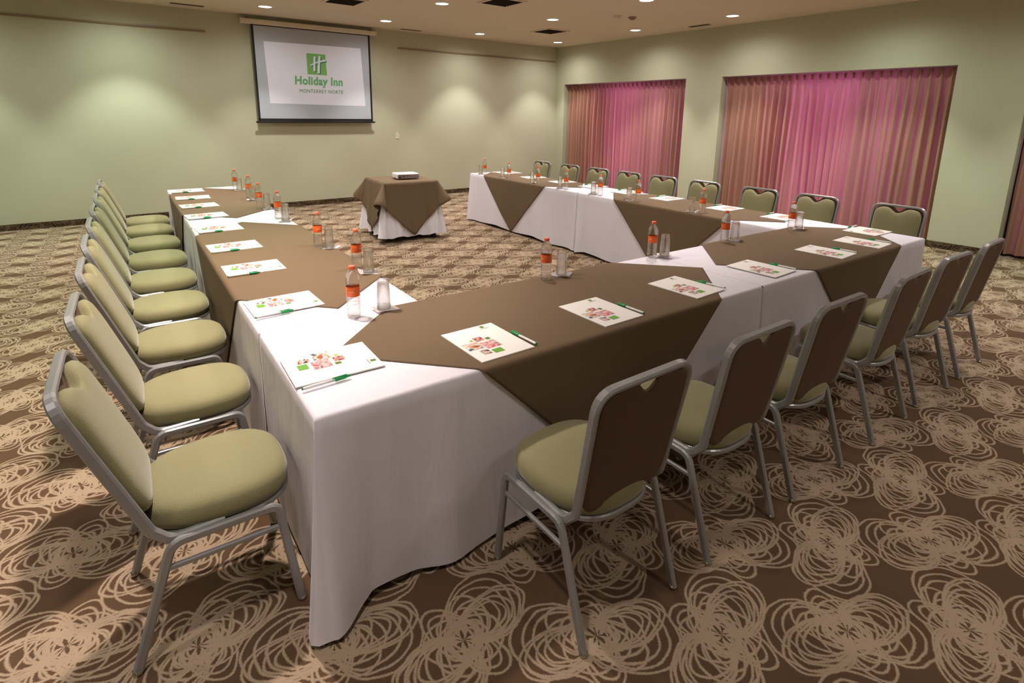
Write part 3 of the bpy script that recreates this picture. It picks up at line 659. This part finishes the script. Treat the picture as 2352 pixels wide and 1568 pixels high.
# ------------------------------------------------------------------ chairs
def chair_proto(bt, ht):
    r = thing('banquet_chair', 'x', 'chair')
    HW = .222
    # back plane: from (y -.165,z .43) up to (-.33,.945)
    yb, zb, yt, zt_ = -.172, .44, -.255 - bt, ht - .012
    def bp(s): return (yb + (yt - yb) * s, zb + (zt_ - zb) * s)       # s 0..1 up the back
    bl = math.hypot(yt - yb, zt_ - zb); bn = Vector((0, (zt_ - zb) / bl, -(yt - yb) / bl))   # forward normal
    def B(x, s, f=0):
        y, z = bp(s); v = Vector((x, y, z)) + bn * f; return v
    # back frame tube
    wt, wb_ = .213, .200
    pts = [(-.205, .02, .408), (-.205, -.13, .404), tuple(B(-wb_, .02)), tuple(B(-wt, 1.0)), tuple(B(wt, 1.0)), tuple(B(wb_, .02)), (.205, -.13, .404), (.205, .02, .408)]
    path = fillet(pts, [.06, .05, .072, .072, .05, .06], 7)
    bm = NB()
    # sideways across the tube: normal of the back plane
    n = len(path)
    def side(t): return (0, 0, 1) if abs(t.z) < .2 and abs(t.y) > .8 else tuple(bn)
    rings = []; sweep(bm, path, .031, .021, lambda t: Vector((0, 0, 1)) if (abs(t.y) > .75) else bn, .28)
    obj('back_frame', bm, M['frame'], r, True).data.polygons.foreach_set('use_smooth', [False] * len(r.children[-1].data.polygons))
    # backrest cushion
    def outline(w, s0, s1, notch, e=5.5, nw=.036, n=96):
        P = []
        hh = (s1 - s0) * bl
        for i in range(n):
            a = 2 * PI * i / n; ca, sa = math.cos(a), math.sin(a)
            k = (abs(ca) ** e + abs(sa) ** e) ** (-1 / e); x = w * ca * k; v = sa * k
            zz = (s0 + s1) / 2 * bl + v * hh / 2
            wtap = 1 - .05 * (1 - (v + 1) / 2)
            x *= wtap
            nt_ = notch * math.exp(-(abs(x) / nw) ** 2.4) if v > .5 else 0
            P.append((x, zz / bl, nt_ / bl))
        return P
    out = outline(.194, .07, .962, .052, 5.5, .058)
    bm = NB(); cxs = 0; cs = .5
    def ring(f, k, flip=False):
        return [bm.verts.new(B(x * k, cs + (s - q * k ** 5 - cs) * k, f)) for x, s, q in out]
    prof = [(-.004, .985), (.004, 1.0), (.016, 1.0), (.026, .975), (.033, .92), (.038, .82), (.042, .65), (.044, .42), (.045, .2)]
    R_ = [ring(f, k) for f, k in prof]
    for a, b in zip(R_, R_[1:]):
        for i in range(len(out)): j = (i + 1) % len(out); bm.faces.new((a[i], a[j], b[j], b[i]))
    cv = bm.verts.new(B(0, cs, .045))
    for i in range(len(out)): bm.faces.new((R_[-1][i], R_[-1][(i + 1) % len(out)], cv))
    bm.faces.new(R_[0][::-1]); bmesh.ops.recalc_face_normals(bm, faces=bm.faces[:]); obj('backrest', bm, M['fabric'], r, True)
    out2 = outline(.2, .0, .982, .040, 7.0, .034)
    bm = NB(); A = [bm.verts.new(B(x, s - q, -.012)) for x, s, q in out2]; A2 = [bm.verts.new(B(x, s - q, -.003)) for x, s, q in out2]
    Bk = [bm.verts.new(B(x * .93, .5 + (s - q - .5) * .95, -.016)) for x, s, q in out2]; nn = len(out2)
    for i in range(nn):
        j = (i + 1) % nn; bm.faces.new((A[i], A[j], A2[j], A2[i])); bm.faces.new((Bk[i], Bk[j], A[j], A[i]))
    bm.faces.new(Bk); bm.faces.new(A2); bmesh.ops.recalc_face_normals(bm, faces=bm.faces[:]); obj('back_panel', bm, M['back_fabric'], r, False)
    # seat
    SO = []
    for i in range(72):
        a = 2 * PI * i / 72; ca, sa = math.cos(a), math.sin(a); e = 2.9; k = (abs(ca) ** e + abs(sa) ** e) ** (-1 / e)
        y = .225 * sa * k; w = .215 - .022 * max(0, -sa); SO.append((w * ca * k, y + .02))
    bm = NB(); pr = [(.408, .90), (.412, .955), (.425, .99), (.442, 1.0), (.460, .99), (.476, .955), (.488, .89), (.496, .79), (.502, .62), (.505, .4), (.506, .2)]
    RR = [[bm.verts.new((x * k, .02 + (y - .02) * k, z)) for x, y in SO] for z, k in pr]
    for a, b in zip(RR, RR[1:]):
        for i in range(72): j = (i + 1) % 72; bm.faces.new((a[i], a[j], b[j], b[i]))
    cv = bm.verts.new((0, .02, .5065))
    for i in range(72): bm.faces.new((RR[-1][i], RR[-1][(i + 1) % 72], cv))
    bm.faces.new(RR[0][::-1]); bmesh.ops.recalc_face_normals(bm, faces=bm.faces[:]); obj('seat', bm, M['fabric'], r, True)
    bm = NB(); fr = [(x * .93, 0.02 + (y - .02) * .95, .398) for x, y in SO if True]
    sweep(bm, fr, .022, .020, (0, 0, 1), .25, True); obj('seat_frame', bm, M['frame'], r)
    # legs with their bends, side rails, stretchers
    for s in (-1, 1):
        x = s * HW; dirx = Vector((1, 0, 0))
        rear = [(x, -.255, .012), (x, -.145, .345), (x, -.115, .388), (x, -.06, .402)]
        rr = fillet([(x, -.255, .012), (x, -.128, .402), (x, -.055, .402)], .06, 6); bm = NB(); sweep(bm, rr, .022, .028, dirx, .25); lg = obj('leg', bm, M['frame'], r)
        bm = NB(); lathe(bm, [(.013, 0), (.014, .004), (.014, .016)], 14); f = obj('glide', bm, M['chrome'], lg, True); f.location = (x, -.257, 0)
        ff = fillet([(x, .11, .402), (x, .175, .402), (x, .225, .012)], .05, 6); bm = NB(); sweep(bm, ff, .022, .028, dirx, .25); lg = obj('leg', bm, M['frame'], r)
        bm = NB(); lathe(bm, [(.013, 0), (.014, .004), (.014, .016)], 14); f = obj('glide', bm, M['chrome'], lg, True); f.location = (x, .227, 0)
        bm = NB(); sweep(bm, [(x, -.055, .402), (x, .11, .402)], .022, .028, dirx, .25); obj('side_rail', bm, M['frame'], r)
        bm = NB(); sweep(bm, [(x, -.150, .322), (x, .184, .322)], .014, .018, dirx, .25); obj('stretcher', bm, M['frame'], r)
    for y, z in ((-.118, .385), (.14, .385)):
        bm = NB(); sweep(bm, [(-HW + .01, y, z), (HW - .01, y, z)], .024, .022, (0, 1, 0), .25); obj('cross_bar', bm, M['frame'], r)
    return r
ORD = ['nearest', 'second nearest', 'third nearest', 'fourth nearest', 'middle', 'fourth from the far end', 'third from the far end', 'second from the far end', 'farthest']
def row(proto, spots, grp):
    for i, (x, y, rz, label) in enumerate(spots):
        o = copy_tree(proto) if i else proto
        o.location = (x, y, 0); o.rotation_euler = (0, 0, rz); o['label'] = label; o['group'] = grp
LCH = [.36, 1.05, 1.73, 2.39, 3.05, 3.74, 4.42, 5.09, 5.68]
row(chair_proto(.095, .937), [(-.268 + random.uniform(-.01, .002), y, -PI / 2 + random.uniform(-.015, .015), 'sage banquet chair, %s of nine along the left tables' % ORD[i]) for i, y in enumerate(LCH)], 'chairs outside the left tables')
FCH = [.845, 1.49, 2.11, 2.88, 3.545, 4.19]; FO = ['nearest', 'second nearest', 'third nearest', 'third from the far end', 'second from the far end', 'farthest']
row(chair_proto(.0, .915), [(x, -.325 + (.015 if i > 3 else 0), .013 if i == 0 else random.uniform(-.03, .03), 'sage banquet chair seen from behind, %s of six' % FO[i]) for i, x in enumerate(FCH)], 'chairs along the near tables')
RCH = [.41, 1.143, 1.767, 2.476, 3.104, 3.713, 4.315, 4.95, 5.65]
row(chair_proto(.01, .915), [(5.09, y, PI / 2 + random.uniform(-.02, .02), 'sage banquet chair before the curtains, %s of nine in that row' % ORD[i]) for i, y in enumerate(RCH)], 'chairs between the tables and the curtains')

# ------------------------------------------------------------------ folders and pens
TOP = TZ + .0048
def folder_proto():
    w, h = .128, .16    # half sizes, local +Y is the top
    bm = NB(); box(bm, -w, w, -h, h, 0, .0022, 0); box(bm, -w + .001, w - .001, -h + .001, h - .001, .0024, .0040, 0)
    zz = .0046
    def rect(x0, x1, y0, y1, mi): bm.faces.new([bm.verts.new(v) for v in ((x0, y0, zz), (x1, y0, zz), (x1, y1, zz), (x0, y1, zz))]).material_index = mi
    # collage measured from the lower left corner of the sheet
    ox, oy = -w, -h
    R4 = lambda x0, x1, y0, y1, mi: rect(ox + x0, ox + x1, oy + y0, oy + y1, mi)
    R4(.092, .137, .040, .076, 1)      # green block (lower right of the group)
    R4(.088, .158, .090, .156, 5); R4(.014, .084, .108, .176, 4); R4(.086, .127, .172, .212, 6); R4(.046, .083, .048, .092, 7)
    R4(.134, .155, .168, .190, 3); R4(.064, .078, .184, .199, 2)
    R4(.182, .200, .286, .307, 3); R4(.170, .215, .276, .280, 8)
    o = obj('folder', bm, [M['paper'], M['print_green'], M['print_lime'], M['print_dark'], M['photo_a'], M['photo_b'], M['photo_c'], M['photo_d'], M['print_text']])
    return o
fp = folder_proto(); fu = [False]
def folder(x, y, rz, label, grp):
    o = fp if not fu[0] else fp.copy()
    if fu[0]: C.objects.link(o)
    fu[0] = True; o.location = (x, y, TOP); o.rotation_euler = (0, 0, rz); tag(o, label, 'folder', grp)
def pen_proto():
    r = thing('ballpoint_pen', 'x', 'pen')
    bm = NB(); lathe(bm, [(.0044, -.083), (.0054, -.080), (.0054, .030)], 12); b = obj('barrel', bm, M['pen_white'], r, True)
    bm = NB(); lathe(bm, [(.0056, .026), (.0074, .030), (.0070, .060), (.0036, .083)], 12); b2 = obj('cap', bm, M['pen_green'], r, True)
    bm = NB(); lathe(bm, [(.0044, -.087), (.0044, -.083)], 10); b3 = obj('end_plug', bm, M['pen_green'], r, True)
    bm = NB(); box(bm, -.0018, .0018, .018, .072, .0074, .0092); obj('clip', bm, M['pen_green'], b2)
    for b_ in (b, b2, b3):
        b_.data.transform(Matrix.Rotation(-PI / 2, 4, 'X'))
    return r
pp = pen_proto(); pu = [False]
for c_ in pp.children:
    if c_.name.startswith('cap'):
        for g_ in c_.children: g_.data.transform(Matrix.Rotation(0, 4, 'X'))
def pen(x, y, rz, label, grp):
    o = copy_tree(pp) if pu[0] else pp
    pu[0] = True; o.location = (x, y, TOP + .0078); o.rotation_euler = (0, 0, rz); o['label'] = label; o['group'] = grp
LF = [(.165, .348, -.02), (.176, 1.137, .03), (.180, 1.897, .0), (.176, 2.545, .02), (.178, 3.258, .03), (.166, 3.925, .06), (.178, 4.56, .05), (.184, 5.165, -.03), (.19, 5.76, 0)]
for i, (x, y, a) in enumerate(LF):
    folder(x, y, -PI / 2 + a, 'white printed folder, %s of nine on the left tables' % ORD[i], 'folders on the left tables')
    pen(.105 if i else .101, y - (.143 if i else .152), -PI / 2 + a + (.08 if i == 0 else random.uniform(-.02, .12)), 'green-capped pen by the %s folder of the left tables' % ORD[i], 'pens on the left tables')
FF = [(.760, .198, .02), (1.41, .200, .02), (2.08, .222, .06), (2.797, .208, .05), (3.597, .202, .06), (4.152, .198, .05)]
for i, (x, y, a) in enumerate(FF):
    folder(x, y, a, 'white printed folder, %s of six on the near tables' % FO[i], 'folders on the near tables')
    pen(x + .142, y - .06 if i else .138, a + random.uniform(-.02, .1), 'green-capped pen by the %s folder of the near tables' % FO[i], 'pens on the near tables')
RF = [(4.65, .37, .0), (4.655, 1.12, .05), (4.635, 1.71, .03), (4.655, 2.475, .02), (4.65, 3.09, .0), (4.66, 3.70, 0.04), (4.63, 4.29, -.08), (4.61, 4.94, -.1), (4.65, 5.62, .03)]
for i, (x, y, a) in enumerate(RF):
    folder(x, y, PI / 2 + a, 'white printed folder, %s one on the tables by the curtains' % ORD[i], 'folders on the tables by the curtains')
    pen(4.725, y + .15, PI / 2 + a + random.uniform(-.05, .08), 'green-capped pen, %s one on the tables by the curtains' % ORD[i], 'pens on the tables by the curtains')

# ------------------------------------------------------------------ bottles, glasses, napkins
def bottle_proto():
    r = thing('water_bottle', 'x', 'bottle')
    pr = [(.022, .0015), (.030, .004), (.0315, .012), (.0318, .022)]
    z = .026
    while z < .094:
        pr += [(.0318, z), (.0300, z + .005), (.0300, z + .007), (.0318, z + .012)]; z += .0155
    pr += [(.0300, .102), (.0300, .148), (.0322, .156), (.0326, .176), (.0312, .190), (.0260, .206), (.0180, .218), (.0135, .223), (.0130, .228)]
    bm = NB(); lathe(bm, pr, 28, mod=lambda a, k: 1 + (.035 * math.cos(5 * a) if k < 3 else .012 * math.sin(3 * a + k) if k < 22 else 0)); obj('bottle_body', bm, M['pet'], r, True)
    bm = NB(); lathe(bm, [(.0308, .102), (.0312, .104), (.0312, .146), (.0308, .148)], 28, cap0=False, cap1=False); lb = obj('label_band', bm, M['orange'], r, True)
    # light lettering strip on the label
    for a0 in (2.9, 5.0, .8):
        bm = NB()
        for k in range(7):
            a = a0 + k * .11; hh = .0028 if k % 3 else .0042
            P = [bm.verts.new((.0315 * math.cos(q), .0315 * math.sin(q), zz)) for q, zz in ((a, .1255 - hh * .6), (a + .07, .1255 - hh * .6), (a + .07, .1255 + hh), (a, .1255 + hh))]; bm.faces.new(P)
        obj('label_lettering', bm, M['label_text'], lb)
    bm = NB(); lathe(bm, [(.0142, .226), (.0148, .228), (.0148, .241), (.0135, .243)], 24, mod=lambda a, k: 1 + .02 * math.cos(24 * a)); obj('cap', bm, M['cap'], r, True)
    return r
def glass_proto():
    r = obj('drinking_glass', (lambda bm: (lathe(bm, [(.0330, 0), (.0315, .06), (.0285, .138), (.0270, .145), (.0225, .1455), (.0230, .130), (.0262, .127), (.0290, .06), (.0306, 0)], 28, cap0=False, cap1=False), bm)[1])(NB()), M['glass'], None, True)
    # close the outer top (the foot of the upturned glass), the inner top and the rim
    bm = bmesh.new(); bm.from_mesh(r.data); bm.verts.ensure_lookup_table(); n = 28
    bm.free(); bm = NB()
    outer = [(.0330, .0005), (.0322, .03), (.0312, .07), (.0292, .130), (.0286, .140), (.0265, .1455), (.001, .1455)]
    inner = [(.001, .128), (.0250, .128), (.0270, .122), (.0294, .07), (.0304, .03), (.0312, .0005)]
    lathe(bm, outer + inner, n, cap0=False, cap1=False)
    bm.verts.ensure_lookup_table(); N = len(outer) + len(inner)
    a = [bm.verts[i] for i in range(n)]; b = [bm.verts[(N - 1) * n + i] for i in range(n)]
    for i in range(n): bm.faces.new((a[i], b[i], b[(i + 1) % n], a[(i + 1) % n]))
    # join the two needle holes
    c = [bm.verts[(len(outer) - 1) * n + i] for i in range(n)]; d = [bm.verts[len(outer) * n + i] for i in range(n)]
    fs = [f for f in bm.faces if sum(v in c for v in f.verts) == 2 and sum(v in d for v in f.verts) == 2]
    bmesh.ops.delete(bm, geom=fs, context='FACES_ONLY'); bm.faces.new(c); bm.faces.new(d)
    bmesh.ops.recalc_face_normals(bm, faces=bm.faces[:]); bm.to_mesh(r.data); bm.free()
    for p in r.data.polygons: p.use_smooth = True
    return r
def napkin_mesh(seed):
    rnd = random.Random(seed); bm = NB(); s = .050; n = 10
    def P(i, j):
        u, v = i / n, j / n; x = (u - .5) * 2 * s; y = (v - .5) * 2 * s
        r_ = math.hypot(x, y); lift = max(0, r_ - .036) * .55 * (.5 + .5 * math.sin(3 * math.atan2(y, x) + seed)) + .001 * math.sin(40 * x + seed) * math.sin(33 * y)
        return (x * (1 + .08 * math.sin(seed + v * 5)), y * (1 + .1 * math.cos(seed * 2 + u * 4)), .0022 + abs(lift))
    V = [[bm.verts.new(P(i, j)) for j in range(n + 1)] for i in range(n + 1)]
    for a, b in zip(V, V[1:]):
        for j in range(n): bm.faces.new((a[j], b[j], b[j + 1], a[j + 1]))
    bmesh.ops.solidify(bm, geom=bm.faces[:], thickness=.0016); bmesh.ops.recalc_face_normals(bm, faces=bm.faces[:])
    return obj('paper_napkin', bm, M['napkin'], None)
bo = bottle_proto(); gl = glass_proto(); naps = [napkin_mesh(k) for k in (1.0, 2.7, 4.1)]; su = [False, False, 0]
def setting(bx, by, gx, gy, lab, side):
    b = copy_tree(bo) if su[0] else bo
    su[0] = True; b.location = (bx, by, TOP - .0012); b.rotation_euler = (0, 0, random.uniform(0, 6)); b['label'] = 'clear orange-capped water bottle, %s' % lab; b['group'] = 'water bottles on the %s tables' % side
    k = su[2]; n = naps[k] if k < 3 else naps[k % 3].copy()
    if k >= 3: C.objects.link(n)
    su[2] += 1; n.location = (gx, gy, TOP - .001); n.rotation_euler = (0, 0, random.uniform(0, 6)); tag(n, 'white napkin under a glass, %s' % lab, 'napkin', 'napkins on the %s tables' % side)
    g = gl.copy() if su[1] else gl
    if su[1]: C.objects.link(g)
    su[1] = True; g.location = (gx, gy, TOP + .0052); g.rotation_euler = (0, 0, 0); tag(g, 'upturned clear glass, %s' % lab, 'glass', 'upturned glasses on the %s tables' % side)
FL = lambda k, n: ['nearest to us', 'second from us', 'third from us', 'fourth from us', 'fifth from us', 'sixth from us', 'seventh from us'][k]
setting(.405, .785, .555, .795, 'nearest corner where left and near tables meet', 'near')
LB = [(.700, 1.565, .720, 1.425), (.670, 2.26, .715, 2.155), (.678, 3.475, .700, 3.315), (.655, 4.155, .700, 4.035), (.695, 4.885, .690, 4.68), (.675, 5.62, .705, 5.55)]
LO = ['nearest one along the left tables', 'second along the left tables', 'third along the left tables', 'third from the far end of the left tables', 'second from the far end of the left tables', 'farthest on the left tables']
for q, n_ in zip(LB, LO): setting(*q, n_, 'left')
FB = [(1.525, .765, 1.650, .775), (2.44, .775, 2.522, .738), (3.25, .775, 3.375, .772), (4.14, .745, 4.245, .735)]
FN = ['alone at the middle of the nearest table', 'on the white gap midway along the near tables', 'on the second brown cloth of the near tables', 'at the right inner corner of the near tables']
for q, n_ in zip(FB, FN): setting(*q, n_, 'near')
RB = [(4.16, 1.64, 4.165, 1.76), (4.155, 2.46, 4.165, 2.60), (4.16, 3.05, 4.165, 3.17), (4.16, 3.665, 4.165, 3.79), (4.155, 4.24, 4.165, 4.38), (4.155, 4.92, 4.165, 5.10), (4.17, 5.60, 4.165, 5.71)]
RN = ['nearest one on the tables by the curtains', 'second on the tables by the curtains', 'third on the tables by the curtains', 'middle one on the tables by the curtains', 'third from the far end by the curtains', 'second from the far end by the curtains', 'farthest on the tables by the curtains']
for q, n_ in zip(RB, RN): setting(*q, n_, 'curtain side')
